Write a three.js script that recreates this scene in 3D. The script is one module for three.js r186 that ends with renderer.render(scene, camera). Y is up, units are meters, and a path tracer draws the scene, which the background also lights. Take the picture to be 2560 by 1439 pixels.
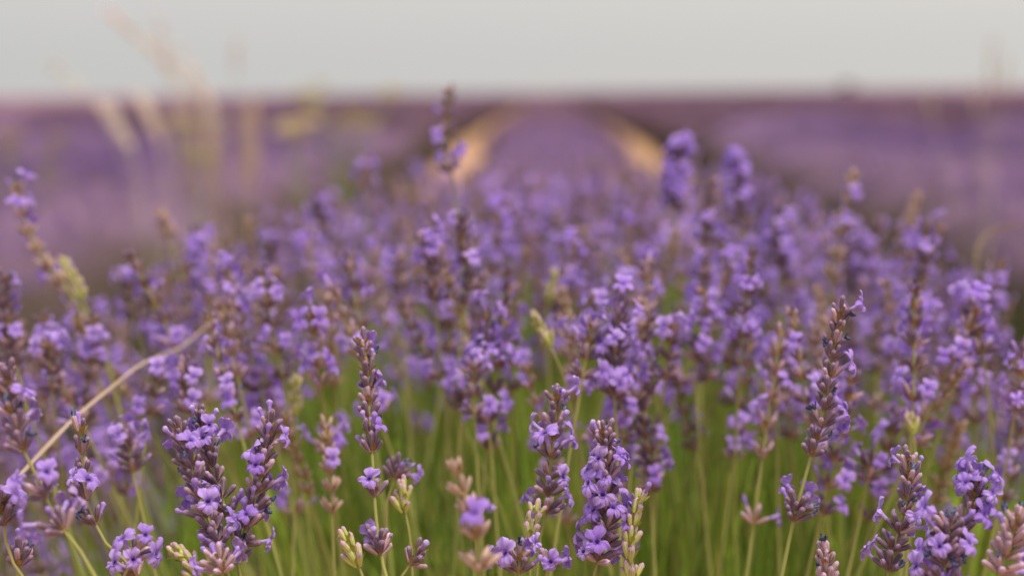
import * as THREE from 'three';
import { ImprovedNoise } from 'three/addons/math/ImprovedNoise.js';

// ---------------------------------------------------------------- camera, sky, sun, exposure
const scene = new THREE.Scene();
const EYE = 0.80, F = 3517;                                   // eye height; focal length in pixels of a 2560 wide frame
const camera = new THREE.PerspectiveCamera(2 * Math.atan(719.5 / F) * 180 / Math.PI, 2560 / 1439, 0.02, 4000);
camera.position.set(0, EYE, 0);
camera.rotation.set(-0.1388, 0.0256, -0.0105, 'YXZ');
camera.updateMatrixWorld(true);
camera.focus = 0.575;
camera.userData.fStop = 3.8;
scene.add(camera);

const sstep = (a, b, x) => { const t = Math.min(1, Math.max(0, (x - a) / (b - a))); return t * t * (3 - 2 * t); };
{
  const W = 512, H = 512, d = new Float32Array(W * H * 4);
  for (let j = 0; j < H; j++) for (let i = 0; i < W; i++) {
    const el = ((j + 0.5) / H - 0.5) * 180, az = ((i + 0.5) / W) * Math.PI * 2;
    const e = Math.max(el, 0), up = sstep(0, 70, e);
    const low = Math.exp(-e / 1.2) * 0.008, side = Math.cos(az);
    let v = 0.233 + 0.021 * sstep(0.5, 5, e) + 0.37 * up;
    const warm = 0.019 + sstep(1.2, 4.5, e) * 0.012 - 0.035 * side; v *= 1.02 - 0.11 * side;
    d.set([v * (1.0 + warm), v * (1.001 + low * 0.6 + warm * 0.25), v * (1.0 - warm * 0.8 - low), 1], (j * W + i) * 4);
  }
  const t = new THREE.DataTexture(d, W, H, THREE.RGBAFormat, THREE.FloatType);
  t.mapping = THREE.EquirectangularReflectionMapping; t.magFilter = t.minFilter = THREE.LinearFilter; t.needsUpdate = true;
  scene.background = t; scene.environment = t;
}
const sun = new THREE.DirectionalLight(new THREE.Color(1, 0.88, 0.72), 1.5);
sun.position.set(2, 7, 1.2); sun.castShadow = true; sun.shadow.radius = 24; sun.shadow.mapSize.set(2048, 2048);
Object.assign(sun.shadow.camera, { left: -8, right: 8, top: 8, bottom: -8, near: 0.1, far: 40 });
scene.add(sun);

const renderer = new THREE.WebGLRenderer({ antialias: true });
renderer.toneMapping = THREE.LinearToneMapping;
renderer.toneMappingExposure = 2.46;
renderer.shadowMap.enabled = true;
renderer.setSize(1024, 575);

// ---------------------------------------------------------------- helpers
const V = (x, y, z) => new THREE.Vector3(x, y, z);
const Y = V(0, 1, 0);
function rngOf(s) { return () => { s |= 0; s = s + 0x6D2B79F5 | 0; let t = Math.imul(s ^ s >>> 15, 1 | s); t = t + Math.imul(t ^ t >>> 7, 61 | t) ^ t; return ((t ^ t >>> 14) >>> 0) / 4294967296; }; }
const noise = new ImprovedNoise();
const N = (x, y, z = 0) => noise.noise(x, y, z);
const at = (x, y, depth) => V((x - 1280) / F * depth, -(y - 719.5) / F * depth, -depth).applyMatrix4(camera.matrixWorld);
const lerp = (a, b, t) => a + (b - a) * t;
const mixc = (a, b, t) => [lerp(a[0], b[0], t), lerp(a[1], b[1], t), lerp(a[2], b[2], t)];
const taken = {};
function numbered(n) { const k = taken[n] = (taken[n] ?? -1) + 1; return k ? `${n}_${String(k).padStart(3, '0')}` : n; }
function tag(o, label, category, group, kind) {
  if (label) o.userData.label = label;
  if (category) o.userData.category = category;
  if (group) o.userData.group = group;
  if (kind) o.userData.kind = kind;
  return o;
}
function thing(name, label, category, group) { const o = new THREE.Group(); o.name = numbered(name); scene.add(o); return tag(o, label, category, group); }
function shade(o) { o.castShadow = o.receiveShadow = true; return o; }
function part(name, geometry, material, parent) { const m = shade(new THREE.Mesh(geometry, material)); m.name = name; parent.add(m); return m; }

class Geo {                                                    // collects coloured triangles
  constructor() { this.p = []; this.c = []; this.i = []; }
  v(p, c) { this.p.push(p.x, p.y, p.z); this.c.push(c[0], c[1], c[2]); return this.p.length / 3 - 1; }
  grid(nu, nv, f, closed) {                                    // f(u, v) -> [Vector3, colour]
    const s = this.p.length / 3, w = closed ? nv : nv + 1;
    for (let a = 0; a <= nu; a++) for (let b = 0; b < w; b++) this.v(...f(a / nu, b / nv));
    for (let a = 0; a < nu; a++) for (let b = 0; b < nv; b++) {
      const q = s + a * w + b, r = s + a * w + (b + 1) % w;
      this.i.push(q, r, q + w, r, r + w, q + w);
    }
    return this;
  }
  add(g, m, tint) {                                            // another Geo, moved by m
    const s = this.p.length / 3, t = V();
    for (let k = 0; k < g.p.length; k += 3) {
      t.set(g.p[k], g.p[k + 1], g.p[k + 2]).applyMatrix4(m); this.p.push(t.x, t.y, t.z);
      if (tint) this.c.push(g.c[k] * tint[0], g.c[k + 1] * tint[1], g.c[k + 2] * tint[2]); else this.c.push(g.c[k], g.c[k + 1], g.c[k + 2]);
    }
    for (const k of g.i) this.i.push(s + k);
    return this;
  }
  build() {
    if (this.made) return this.made;
    const g = new THREE.BufferGeometry();
    g.setAttribute('position', new THREE.Float32BufferAttribute(this.p, 3));
    g.setAttribute('color', new THREE.Float32BufferAttribute(this.c, 3));
    g.setIndex(this.i); g.computeVertexNormals();
    return this.made = g;
  }
}
function tubeGeo(points, radius, sides, segments, color) {     // radius(t), color(t)
  const curve = new THREE.CatmullRomCurve3(points, false, 'centripetal'), fr = curve.computeFrenetFrames(segments), g = new Geo();
  return g.grid(segments, sides, (u, v) => {
    const k = Math.round(u * segments), a = v * Math.PI * 2, r = radius(u), rr = Array.isArray(r) ? r : [r, r];
    return [curve.getPointAt(u).addScaledVector(fr.normals[k], Math.cos(a) * rr[0]).addScaledVector(fr.binormals[k], Math.sin(a) * rr[1]), color(u, v)];
  }, true);
}

// ---------------------------------------------------------------- materials
const M = {
  calyx: new THREE.MeshPhysicalMaterial({ vertexColors: true, roughness: 0.75, sheen: 0.35, sheenColor: new THREE.Color(0.75, 0.65, 0.8), sheenRoughness: 0.5, specularIntensity: 0.4, side: THREE.DoubleSide }),
  petal: new THREE.MeshPhysicalMaterial({ vertexColors: true, roughness: 0.85, transmission: 0.35, thickness: 0, specularIntensity: 0.3, side: THREE.DoubleSide }),
  stem: new THREE.MeshStandardMaterial({ vertexColors: true, roughness: 0.7, side: THREE.DoubleSide }),
  leaf: new THREE.MeshPhysicalMaterial({ vertexColors: true, roughness: 0.8, transmission: 0.3, thickness: 0, specularIntensity: 0.3, side: THREE.DoubleSide }),
  mass: new THREE.MeshPhysicalMaterial({ vertexColors: true, roughness: 0.95, specularIntensity: 0.15, side: THREE.DoubleSide }),
  hedge: new THREE.MeshPhysicalMaterial({ vertexColors: true, roughness: 1, specularIntensity: 0, side: THREE.DoubleSide }),
  straw: new THREE.MeshPhysicalMaterial({ vertexColors: true, roughness: 0.7, transmission: 0.3, thickness: 0, specularIntensity: 0.4, side: THREE.DoubleSide }),
};
// base colours, linear
const C = {
  plum: [0.108, 0.068, 0.100], plumPale: [0.30, 0.19, 0.22], ochre: [0.38, 0.25, 0.10], tan: [0.38, 0.265, 0.21], green: [0.33, 0.34, 0.10], lime: [0.36, 0.38, 0.07],
  petal: [0.43, 0.265, 0.76], petalDeep: [0.25, 0.12, 0.55], petalPale: [0.64, 0.49, 0.88], blue: [0.025, 0.035, 0.11], bract: [0.30, 0.17, 0.055],
  stem: [0.26, 0.25, 0.075], stemGreen: [0.22, 0.32, 0.045], straw: [0.62, 0.45, 0.26],
};

// ---------------------------------------------------------------- lavender: flower pieces
const R0 = rngOf(11);
function calyxGeo(style, lod, seed) {                          // ribbed bud sheath, 6.4 mm, +y out
  const r = rngOf(seed), L = 0.0079 * (0.86 + r() * 0.24), g = new Geo(), segs = [14, 6, 4][lod], rings = [8, 4, 2][lod];
  const body = { plum: C.plum, pale: C.plumPale, tan: C.tan, green: C.green }[style], tip = { plum: [0.22, 0.135, 0.25], pale: [0.36, 0.25, 0.40], tan: [0.42, 0.26, 0.30], green: [0.30, 0.17, 0.27] }[style];
  const foot = style === 'green' ? C.lime : mixc(body, C.ochre, 0.4), bend = (r() - 0.5) * 0.0012, shadeBy = 0.8 + r() * 0.45;
  g.grid(rings, segs, (u, v) => {
    const a = v * Math.PI * 2, rib = lod ? 0 : Math.cos(a * 7);
    const prof = 0.00052 + 0.00062 * Math.sin(Math.min(1, u * 1.05) * Math.PI * 0.72), cap = u > 0.88 ? Math.sqrt(Math.max(0, 1 - ((u - 0.88) / 0.12) ** 2)) : 1;
    const rad = Math.max(0.0001, prof * (1 + 0.10 * rib) * (0.2 + 0.8 * cap));
    let c = u < 0.3 ? mixc(foot, body, sstep(0, 0.3, u)) : mixc(body, tip, sstep(style === 'green' ? 0.5 : 0.72, 1, u));
    c = mixc(c, [c[0] * 1.5 + 0.02, c[1] * 1.5 + 0.015, c[2] * 1.5 + 0.02], lod ? 0.25 : sstep(0.2, 1, rib));
    const k = shadeBy * (0.9 + 0.2 * r());
    return [V(Math.cos(a) * rad + bend * u * u, u * L, Math.sin(a) * rad), c.map((x) => x * k)];
  }, true);
  g.len = L; return g;
}
function lobe(g, len, wid, aim, tilt, curl, base, tone, nu, nv, r) {   // one petal lobe: aim turns it about +y, tilt leans it off +y
  const ph = r() * 6, q = new THREE.Quaternion().setFromAxisAngle(Y, aim), tw = (r() - 0.5) * 0.5;
  g.grid(nu, nv, (u, v) => {
    const s = v * 2 - 1, w = wid * (u < 0.6 ? 0.42 + 0.58 * sstep(0, 0.6, u) : Math.sqrt(1 - ((u - 0.6) / 0.4) ** 2 * (nu < 5 ? 0.72 : 0.93)));
    const along = u * len * (1 - 0.12 * s * s * u), th = tilt + curl * u;
    const ruff = 0.00065 * u * Math.sin(s * 4 + ph + u * 3) - 0.0005 * s * s * u + tw * s * u * 0.0006;
    const p = V(s * w * 0.5, Math.cos(th) * along + Math.sin(th) * ruff, Math.sin(th) * along + 0.0009 - Math.cos(th) * ruff).applyQuaternion(q);
    p.y += base;
    let c = mixc(C.petalDeep, tone, sstep(0, 0.4, u)); c = mixc(c, C.petalPale, 0.28 * sstep(0.65, 1, u) * (0.5 + 0.5 * Math.abs(s)));
    c = mixc(c, C.petalDeep, 0.45 * Math.exp(-s * s * 22) * (1 - 0.7 * u));
    return [p, c];
  });
}
function flowerGeo(lod, seed) {                                // two-lipped corolla; +y out of the calyx, +z towards the upper lip
  const r = rngOf(seed), g = new Geo(), tone = mixc(mixc(C.petal, C.petalDeep, r() * 0.6), C.petalPale, r() * 0.4), old = r() < 0.18 ? 0.5 : 0, T = 0.0042 + r() * 0.0012, [nu, nv] = [[7, 6], [3, 2], [1, 1]][lod];
  if (lod < 2) g.grid(lod ? 1 : 4, lod ? 5 : 8, (u, v) => { const a = v * Math.PI * 2, rad = 0.0007 + 0.0007 * u * u; return [V(Math.cos(a) * rad, u * T, Math.sin(a) * rad), mixc(C.petalPale, tone, 0.3 + u * 0.5)]; }, true);
  const droop = (r() - 0.5) * 0.5; if (old) tone.splice(0, 3, ...mixc(tone, [0.30, 0.20, 0.30], old));
  for (const s of [-1, 1]) lobe(g, 0.0051 * (0.85 + 0.3 * r()), 0.0042 * (0.8 + 0.4 * r()), s * (0.42 + 0.12 * r()), 0.25 + 0.65 * r() + droop, 0.6, T - 0.0006, tone, nu, nv, r);
  for (const s of [-1, 0, 1]) lobe(g, 0.0040 * (0.8 + 0.4 * r()), 0.0033 * (0.8 + 0.4 * r()), Math.PI + s * (0.92 + 0.12 * r()), 0.75 + 0.5 * r() - droop, 0.9, T - 0.0006, tone, nu, nv, r);
  if (!lod) g.grid(2, 6, (u, v) => { const a = v * Math.PI * 2, k = (1 - u) * 0.0009 + 0.0001; return [V(Math.cos(a) * k, T - 0.0009 - u * 0.0014, Math.sin(a) * k), [0.12, 0.06, 0.26]]; }, true);
  return g;
}
function closedGeo(lod, seed) {                                // a corolla still folded: pale lilac knob
  const r = rngOf(seed), g = new Geo(), L = 0.0034 + r() * 0.002;
  return g.grid(lod ? 3 : 6, lod ? 5 : 9, (u, v) => {
    const a = v * Math.PI * 2, rad = (u < 0.45 ? 0.0006 + 0.0002 * u : 0.0007 + 0.00045 * Math.sin((u - 0.45) / 0.55 * Math.PI)) * (u > 0.97 ? 0.2 : 1) * (1 + 0.1 * Math.cos(a * 2));
    return [V(Math.cos(a) * rad, u * L, Math.sin(a) * rad + u * u * 0.0006), mixc(mixc(C.petal, C.petalDeep, 0.5), C.petalPale, u * (0.3 + 0.5 * ((seed * 7) % 3) / 2))];
  }, true);
}
function witheredGeo(lod, seed) {                              // a dead corolla shrivelled to dark blue
  const r = rngOf(seed), g = new Geo(), n = lod ? 2 : 4;
  for (let k = 0; k < n; k++) {
    const q = new THREE.Quaternion().setFromEuler(new THREE.Euler((r() - 0.5) * 1.6, r() * 6, (r() - 0.5) * 1.6)), w = 0.0007 + r() * 0.0005, L = 0.0012 + r() * 0.0018, tone = mixc(C.blue, r() < 0.4 ? [0.16, 0.20, 0.36] : [0.02, 0.02, 0.04], r());
    g.grid(lod ? 1 : 4, lod ? 3 : 4, (u, v) => { const a = v * Math.PI * 2; return [V(Math.cos(a) * w * (1 - u * 0.6) * (0.6 + 0.8 * r()), u * L, Math.sin(a) * w * 0.5 * (0.6 + 0.8 * r())).applyQuaternion(q), mixc(tone, [0.14, 0.17, 0.32], r() * 0.35)]; }, true);
  }
  return g;
}
function bractGeo(seed, style, lod) {                          // two papery bracts round the node
  const r = rngOf(seed), g = new Geo();
  const tone = style === 'green' ? C.lime : mixc(C.bract, C.ochre, r());
  for (let k = 0; k < 3; k++) {
    const q = new THREE.Quaternion().setFromAxisAngle(Y, k * 2.1 + r()), L = 0.0036 + r() * 0.0022, W = 0.0026;
    g.grid(lod ? 2 : 4, 2, (u, v) => { const s = v * 2 - 1, w = W * Math.sin(Math.PI * (0.2 + 0.8 * u)) * 0.5; return [V(s * w, u * L * 0.62 + s * s * 0.0004, 0.0007 + u * L * 0.75 - u * u * 0.0004).applyQuaternion(q), mixc(tone, [tone[0] * 0.6, tone[1] * 0.45, tone[2] * 0.6], u * r())]; });
  }
  g.grid(2, 6, (u, v) => { const a = v * Math.PI * 2, k = 0.0011 - 0.0004 * Math.abs(u - 0.4); return [V(Math.cos(a) * k, (u - 0.5) * 0.002, Math.sin(a) * k), mixc(tone, C.stem, 0.5)]; }, true);
  return g;
}
const many = (n, f) => Array.from({ length: n }, (_, k) => f(k));
const LIB = [0, 1, 2].map((lod) => ({
  calyx: Object.fromEntries(['plum', 'pale', 'tan', 'green'].map((s, j) => [s, many(lod ? 3 : 5, (k) => calyxGeo(s, lod, 100 + k * 7 + j * 31))])),
  flower: many(lod ? 6 : 12, (k) => flowerGeo(lod, 300 + k * 13)),
  closed: many(3, (k) => closedGeo(lod, 500 + k)), withered: many(4, (k) => witheredGeo(lod, 600 + k)),
  bract: { brown: many(3, (k) => bractGeo(700 + k, 'brown', lod)), green: many(2, (k) => bractGeo(720 + k, 'green', lod)) },
}));
const pick = (a, r) => a[Math.floor(r() * a.length)];

// a head: whorls along a curve, each with its calyces and what grows out of them
// o: { style, open (share of flowers), closed, dead, lax (angle off the axis), n (calyces per whorl), seed }
function whorlPieces(o, f, lod, r, size) {                     // f: 0 lowest .. 1 topmost
  const lib = LIB[lod], bloom = pick([0.15, 0.7, 1.1, 1.9], r), out = [], n = Math.max(3, Math.round(o.n * (1 - 0.45 * f * f) * (0.85 + r() * 0.3))), spin = r() * 6;
  for (let k = 0; k < n; k++) {
    const tier = k % 2, phi = spin + k / n * Math.PI * 2 + (r() - 0.5) * 0.6, off = (lerp(o.lax * 0.82, o.lax * 0.4, f) + (tier ? 0.2 : -0.14)) + (r() - 0.5) * 0.25;
    const dir = V(Math.sin(off) * Math.cos(phi), Math.cos(off), Math.sin(off) * Math.sin(phi)), ft = V(Math.cos(phi), 0, Math.sin(phi)).multiplyScalar(0.0011);
    ft.y = tier ? -0.0006 : 0.0008;
    const s = size * (0.82 + r() * 0.3) * (1 - 0.18 * f), q = new THREE.Quaternion().setFromUnitVectors(Y, dir);
    const st = o.style === 'mixed' ? pick(['plum', 'plum', 'pale'], r) : o.style === 'plum' && r() < 0.22 ? 'pale' : o.style, cal = pick(lib.calyx[st], r);
    out.push({ kind: 'calyx', geo: cal, m: new THREE.Matrix4().compose(ft, q.clone().multiply(new THREE.Quaternion().setFromAxisAngle(Y, r() * 6)), V(s, s, s)) });
    const tip = ft.clone().addScaledVector(dir, cal.len * s * 0.93), x = r();
    const op = Math.min(0.85, o.open * bloom) * (f > 0.75 && !o.crown ? 0.12 : 1), kind = x < op ? 'flower' : x < op + o.closed * 0.65 ? 'closed_flower' : x < op + o.closed * 0.65 + o.dead ? 'withered_flower' : null;
    if (!kind) continue;
    const out2 = dir.clone().addScaledVector(V(Math.cos(phi), -0.3 + 0.7 * r(), Math.sin(phi)), kind === 'flower' ? r() * 0.9 : 0.1).normalize();
    const zUp = V(0, 1, 0).addScaledVector(out2, -out2.y).normalize(), xS = V().crossVectors(out2, zUp);
    const fq = new THREE.Quaternion().setFromRotationMatrix(new THREE.Matrix4().makeBasis(xS, out2, zUp)).multiply(new THREE.Quaternion().setFromAxisAngle(Y, (r() - 0.5) * 1.8));
    const fs = size * (kind === 'flower' ? 0.8 + r() * 0.35 : 0.9 + r() * 0.25);
    out.push({ kind, geo: pick(lib[{ flower: 'flower', closed_flower: 'closed', withered_flower: 'withered' }[kind]], r), m: new THREE.Matrix4().compose(tip, fq, V(fs, fs, fs)) });
  }
  return out;
}
const frameAt = (curve, u, spin) => {
  const t = curve.getTangentAt(Math.min(1, Math.max(0, u)));
  return new THREE.Matrix4().compose(curve.getPointAt(Math.min(1, Math.max(0, u))), new THREE.Quaternion().setFromUnitVectors(Y, t).multiply(new THREE.Quaternion().setFromAxisAngle(Y, spin)), V(1, 1, 1));
};
const stemColor = (o) => (u) => mixc(mixc(C.stemGreen, C.stem, sstep(0.3, 0.9, u)), o.style === 'green' ? C.green : C.ochre, 0.35 * sstep(0.85, 1, u));
// points run from the base to the tip; whorl places are metres below the tip. how: 'apart' (every calyx a mesh), 'whorls' (calyces joined, flowers apart), 'merged' (one Geo)
function stalk(points, o, how, parent, lod) {
  const r = rngOf(o.seed), curve = new THREE.CatmullRomCurve3(points, false, 'centripetal'), L = curve.getLength(), size = o.size ?? 1;
  const stemTop = 1 - 0.002 / L, all = how === 'merged' ? new Geo() : null;
  const sg = tubeGeo(points, (u) => size * lerp(0.00115, 0.00062, sstep(0.5, 1, u)), lod === 2 ? 3 : 5, lod === 2 ? 6 : 36, stemColor(o));
  if (all) all.add(sg, new THREE.Matrix4()); else part('stem', sg.build(), M.stem, parent);
  const places = o.places ?? whorlPlaces(o, r), low = Math.max(...places);
  for (const s of places) {
    const f = 1 - s / low, fm = frameAt(curve, stemTop - s / L, r() * 6), pieces = whorlPieces(o, f, lod, r, size), bract = pick(LIB[lod].bract[o.style === 'green' ? 'green' : 'brown'], r);
    if (all) { all.add(bract, fm); for (const p of pieces) all.add(p.geo, fm.clone().multiply(p.m)); continue; }
    let w;
    if (how === 'apart') w = part('whorl', bract.build(), M.leaf, parent);
    else {
      const g = new Geo(); g.add(bract, new THREE.Matrix4()); for (const p of pieces) if (p.kind === 'calyx' || p.kind === 'withered_flower') g.add(p.geo, p.m);
      w = part('whorl', g.build(), M.calyx, parent);
    }
    w.applyMatrix4(fm);
    const joined = new Geo();
    for (const p of pieces) {
      if (how !== 'apart' && (p.kind === 'calyx' || p.kind === 'withered_flower')) continue;
      if (how === 'joined') { joined.add(p.geo, p.m); continue; }
      part(p.kind, p.geo.build(), p.kind === 'calyx' || p.kind === 'withered_flower' ? M.calyx : M.petal, w).applyMatrix4(p.m);
    }
    if (joined.p.length) part('flowers', joined.build(), M.petal, w).userData.kind = 'stuff';
  }
  return all;
}
function whorlPlaces(o, r) {                                   // tight at the tip, wider below, now and then one set apart
  const out = [], n = o.whorls ?? 8; let s = 0.0005;
  for (let k = 0; k < n; k++) { out.push(s); s += (o.gap ?? 0.0062) * (0.62 + 0.5 * Math.min(1, k / 4)) * (0.9 + r() * 0.25); }
  if (o.apart) out.push(s + o.apart);
  return out;
}

// ---------------------------------------------------------------- ground
const ROW0 = 0.06, GAP = 2.15;
{
  const n = 512, d = new Uint8Array(n * n * 4), h = new Uint8Array(n * n * 4), r = rngOf(5);
  for (let j = 0; j < n; j++) for (let i = 0; i < n; i++) {
    const a = i / n * 2 * Math.PI, b = j / n * 2 * Math.PI, x = Math.cos(a), y = Math.sin(a), z = Math.cos(b), w = Math.sin(b);
    const v = 0.5 + 0.28 * N(x * 2 + 7, y * 2 + z * 2, w * 2) + 0.2 * N(x * 9, y * 9 + z * 9, w * 9 + 3) + 0.16 * (r() - 0.5);
    const k = (j * n + i) * 4, t = Math.min(1, Math.max(0, v));
    d.set([144 + 62 * t, 112 + 56 * t, 84 + 50 * t, 255], k); h.set([255 * t, 255 * t, 255 * t, 255], k);
  }
  const tex = (a, c) => { const t = new THREE.DataTexture(a, n, n); t.wrapS = t.wrapT = THREE.RepeatWrapping; t.magFilter = THREE.LinearFilter; t.repeat.set(1500, 1500); if (c) t.colorSpace = THREE.SRGBColorSpace; t.needsUpdate = true; return t; };
  const g = new THREE.PlaneGeometry(3000, 3000); g.rotateX(-Math.PI / 2);
  const m = shade(new THREE.Mesh(g, new THREE.MeshPhysicalMaterial({ map: tex(d, true), bumpMap: tex(h), bumpScale: 0.03, roughness: 1, specularIntensity: 0.1 })));
  m.name = 'ground'; m.position.z = -1300; scene.add(m);
  tag(m, 'dry ochre soil showing as orange paths between the lavender rows', null, null, 'structure');
}

// ---------------------------------------------------------------- the rows
const TOP = EYE - 0.094;                                        // how high the flower heads reach
const drop = (x) => 3.3 * Math.max(0, Math.abs(x + 0.02) - 0.19) ** 2;
const HALF = 0.68, FULL = 0.52;                                // half width and height of a row
const tall = (k, z) => k ? 0 : sstep(-2.7, -1.5, z);           // the bush at the camera stands higher than the rows
const halfAt = (k, z) => HALF + (k ? 0.03 : 0) + (Math.abs(k) === 1 ? 0.34 * sstep(-24, -7, z) : 0) + 0.36 * sstep(-82, -112, z);
const rowTop = (k, z, dx) => lerp((FULL + (k ? 0.035 + 0.09 * N(z * 0.85, k * 6.1, 4) : 0)) * Math.pow(Math.max(0, 1 - Math.abs(dx / halfAt(k, z)) ** (k ? 3.4 : 2.4)), 0.65), TOP - drop(dx), tall(k, z));
function body(k, zNear, zFar, cols) {                          // the green and violet body of a row, a little under the flowers
  const g = new Geo(), zs = []; for (let z = zNear; z > zFar; z -= Math.max(0.12, Math.abs(z) * 0.02)) zs.push(z);
  const x0 = ROW0 + k * GAP;
  g.grid(zs.length - 1, cols, (u, v) => {
    const z = zs[Math.round(u * (zs.length - 1))], s = v * 2 - 1, w = tall(k, z), far = sstep(-9, -16, z), half = halfAt(k, z) + 0.05 * N(z * 0.9, k * 3.7);
    const under = lerp(lerp(0.10, 0.02, far), 0.27, w), h = rowTop(k, z, s * halfAt(k, z)) - under * (1 - s * s) + (0.05 * N(z * 3, s * 4, k * 2) + 0.05 * N(z * 0.6, k * 5.3, 8)) * (1 - s * s) * (1 - 0.5 * w);
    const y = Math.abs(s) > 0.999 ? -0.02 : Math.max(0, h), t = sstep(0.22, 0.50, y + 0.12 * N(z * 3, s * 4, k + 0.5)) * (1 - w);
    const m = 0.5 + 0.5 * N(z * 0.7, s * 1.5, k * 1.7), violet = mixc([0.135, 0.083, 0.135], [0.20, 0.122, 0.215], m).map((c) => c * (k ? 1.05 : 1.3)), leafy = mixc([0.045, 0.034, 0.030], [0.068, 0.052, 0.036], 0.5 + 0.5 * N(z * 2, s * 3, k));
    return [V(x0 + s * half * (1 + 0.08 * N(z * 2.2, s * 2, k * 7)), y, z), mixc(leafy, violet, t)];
  });
  return g.build();
}
const instColor = new THREE.Color();
function scatter(name, geo, material, places, parent) {        // places: { p, q, s, c }
  if (!places.length) return null;
  const im = shade(new THREE.InstancedMesh(geo, material, places.length)), m = new THREE.Matrix4();
  places.forEach((a, k) => { im.setMatrixAt(k, m.compose(a.p, a.q, V(a.s, a.s, a.s))); if (a.c) im.setColorAt(k, instColor.setRGB(...a.c)); });
  im.name = name; im.userData.kind = 'stuff'; parent.add(im); return im;
}
// short stalks for the masses: Geo with stem and head, base at the origin
const STYLES = [
  { style: 'plum', open: 0.34, closed: 0.14, dead: 0.06, lax: 1.0, n: 6, whorls: 7, gap: 0.0105 },
  { style: 'pale', open: 0.40, closed: 0.12, dead: 0.03, lax: 1.05, n: 6, whorls: 6, apart: 0.02, gap: 0.0095 },
  { style: 'mixed', open: 0.22, closed: 0.14, dead: 0.07, lax: 0.85, n: 6, whorls: 8, gap: 0.010 },
  { style: 'pale', open: 0.26, closed: 0.18, dead: 0.03, lax: 0.95, n: 5, whorls: 7, apart: 0.015, gap: 0.0115 },
  { style: 'tan', open: 0.12, closed: 0.06, dead: 0.04, lax: 0.75, n: 5, whorls: 8, gap: 0.0095 },
  { style: 'mixed', open: 0.50, closed: 0.10, dead: 0.03, lax: 1.2, n: 7, whorls: 5, gap: 0.0095 },
];
function stalkPoints(L, r) { const a = (r() - 0.5) * 0.13, b = (r() - 0.5) * 0.13; return [0, 0.3, 0.6, 0.85, 1].map((t) => V(a * t * t - 0.5 * a * t, L * t, b * t * t - 0.4 * b * t)); }
const lowStalks = many(12, (k) => { const r = rngOf(900 + k); return stalk(stalkPoints(0.34, r), { ...STYLES[k % 6], seed: 40 + k }, 'merged', null, 2).build(); });
function leanOf(dx, dz, r) { return V(dx * 0.75 + (r() - 0.5) * 0.36, 1, dz * 0.3 + (r() - 0.5) * 0.36).normalize(); }
const tints = (r) => { const b = 0.8 + r() * 0.4; return [b * (0.95 + 0.12 * r()), b, b * (0.92 + 0.16 * r())]; };
function stalksOn(k, z0, z1, density, r, skip) {               // places for the mass of stalks on a row
  const out = many(12, () => []), n = Math.round(density * 1.2 * (z0 - z1));
  for (let j = 0; j < n; j++) {
    const z = lerp(z0, z1, r()), dx = (r() - 0.5) * lerp(1.92 * halfAt(k, z), 1.24, tall(k, z));
    const y = rowTop(k, z, dx) - r() * r() * 0.14 + 0.03 * N(z * 2.1, dx * 2, k * 4) + 0.03 * (r() - 0.2);
    if (r() < 0.85 * sstep(0.42, 0.26, y) * (1 - tall(k, z))) continue;
    const tip = V(ROW0 + k * GAP + dx, y, z);
    if (skip && skip(tip)) continue;
    const q = new THREE.Quaternion().setFromUnitVectors(Y, leanOf(dx, 0, r)).multiply(new THREE.Quaternion().setFromAxisAngle(Y, r() * 6.28));
    out[k ? pick([0, 2, 5, 0, 6, 8, 11, 1], r) : Math.floor(r() * 12)].push({ p: tip.clone().sub(V(0, 0.34, 0).applyQuaternion(q)), q, s: 1, c: tints(r).map((c) => c * lerp(k ? 0.8 : 0.98, 1, tall(k, z))) });
  }
  return out;
}
// tufts for farther off: a dozen crude spikes each
const tufts = many(3, (k) => {
  const r = rngOf(1500 + k), g = new Geo();
  for (let j = 0; j < 14; j++) {
    const x = (r() - 0.5) * 0.22, z = (r() - 0.5) * 0.22, h = 0.14 + r() * 0.1, w = 0.008 + r() * 0.005, tone = mixc([0.17, 0.10, 0.16], r() < 0.35 ? [0.27, 0.18, 0.15] : [0.28, 0.175, 0.31], r());
    g.grid(3, 4, (u, v) => { const a = v * Math.PI * 2, rad = u < 0.4 ? 0.002 : w * Math.sin(Math.PI * (0.15 + 0.8 * (u - 0.4) / 0.6)); return [V(x + (x * 0.6) * u + Math.cos(a) * rad, u * h, z + (z * 0.6) * u + Math.sin(a) * rad), u < 0.4 ? [0.07, 0.065, 0.03] : tone]; }, true);
  }
  return g.build();
});
const rowNames = { '-4': 'fourth lavender row left of the centre row, a thin violet band near the horizon', '-3': 'third lavender row left of the centre row, blurred below the horizon', '-2': 'second lavender row left of the centre row, seen past the dry grass', '-1': 'blurred lavender row along the left side of the left soil path',
  0: 'centre lavender row running from the near bush to the horizon between two orange paths', 1: 'blurred lavender row with a dark near flank along the right soil path', 2: 'second lavender row right of the centre row, a smooth violet band', 3: 'third lavender row right of the centre row, blurred below the horizon', 4: 'fourth lavender row right of the centre row, a thin violet band near the horizon' };
const rows = {};
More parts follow.
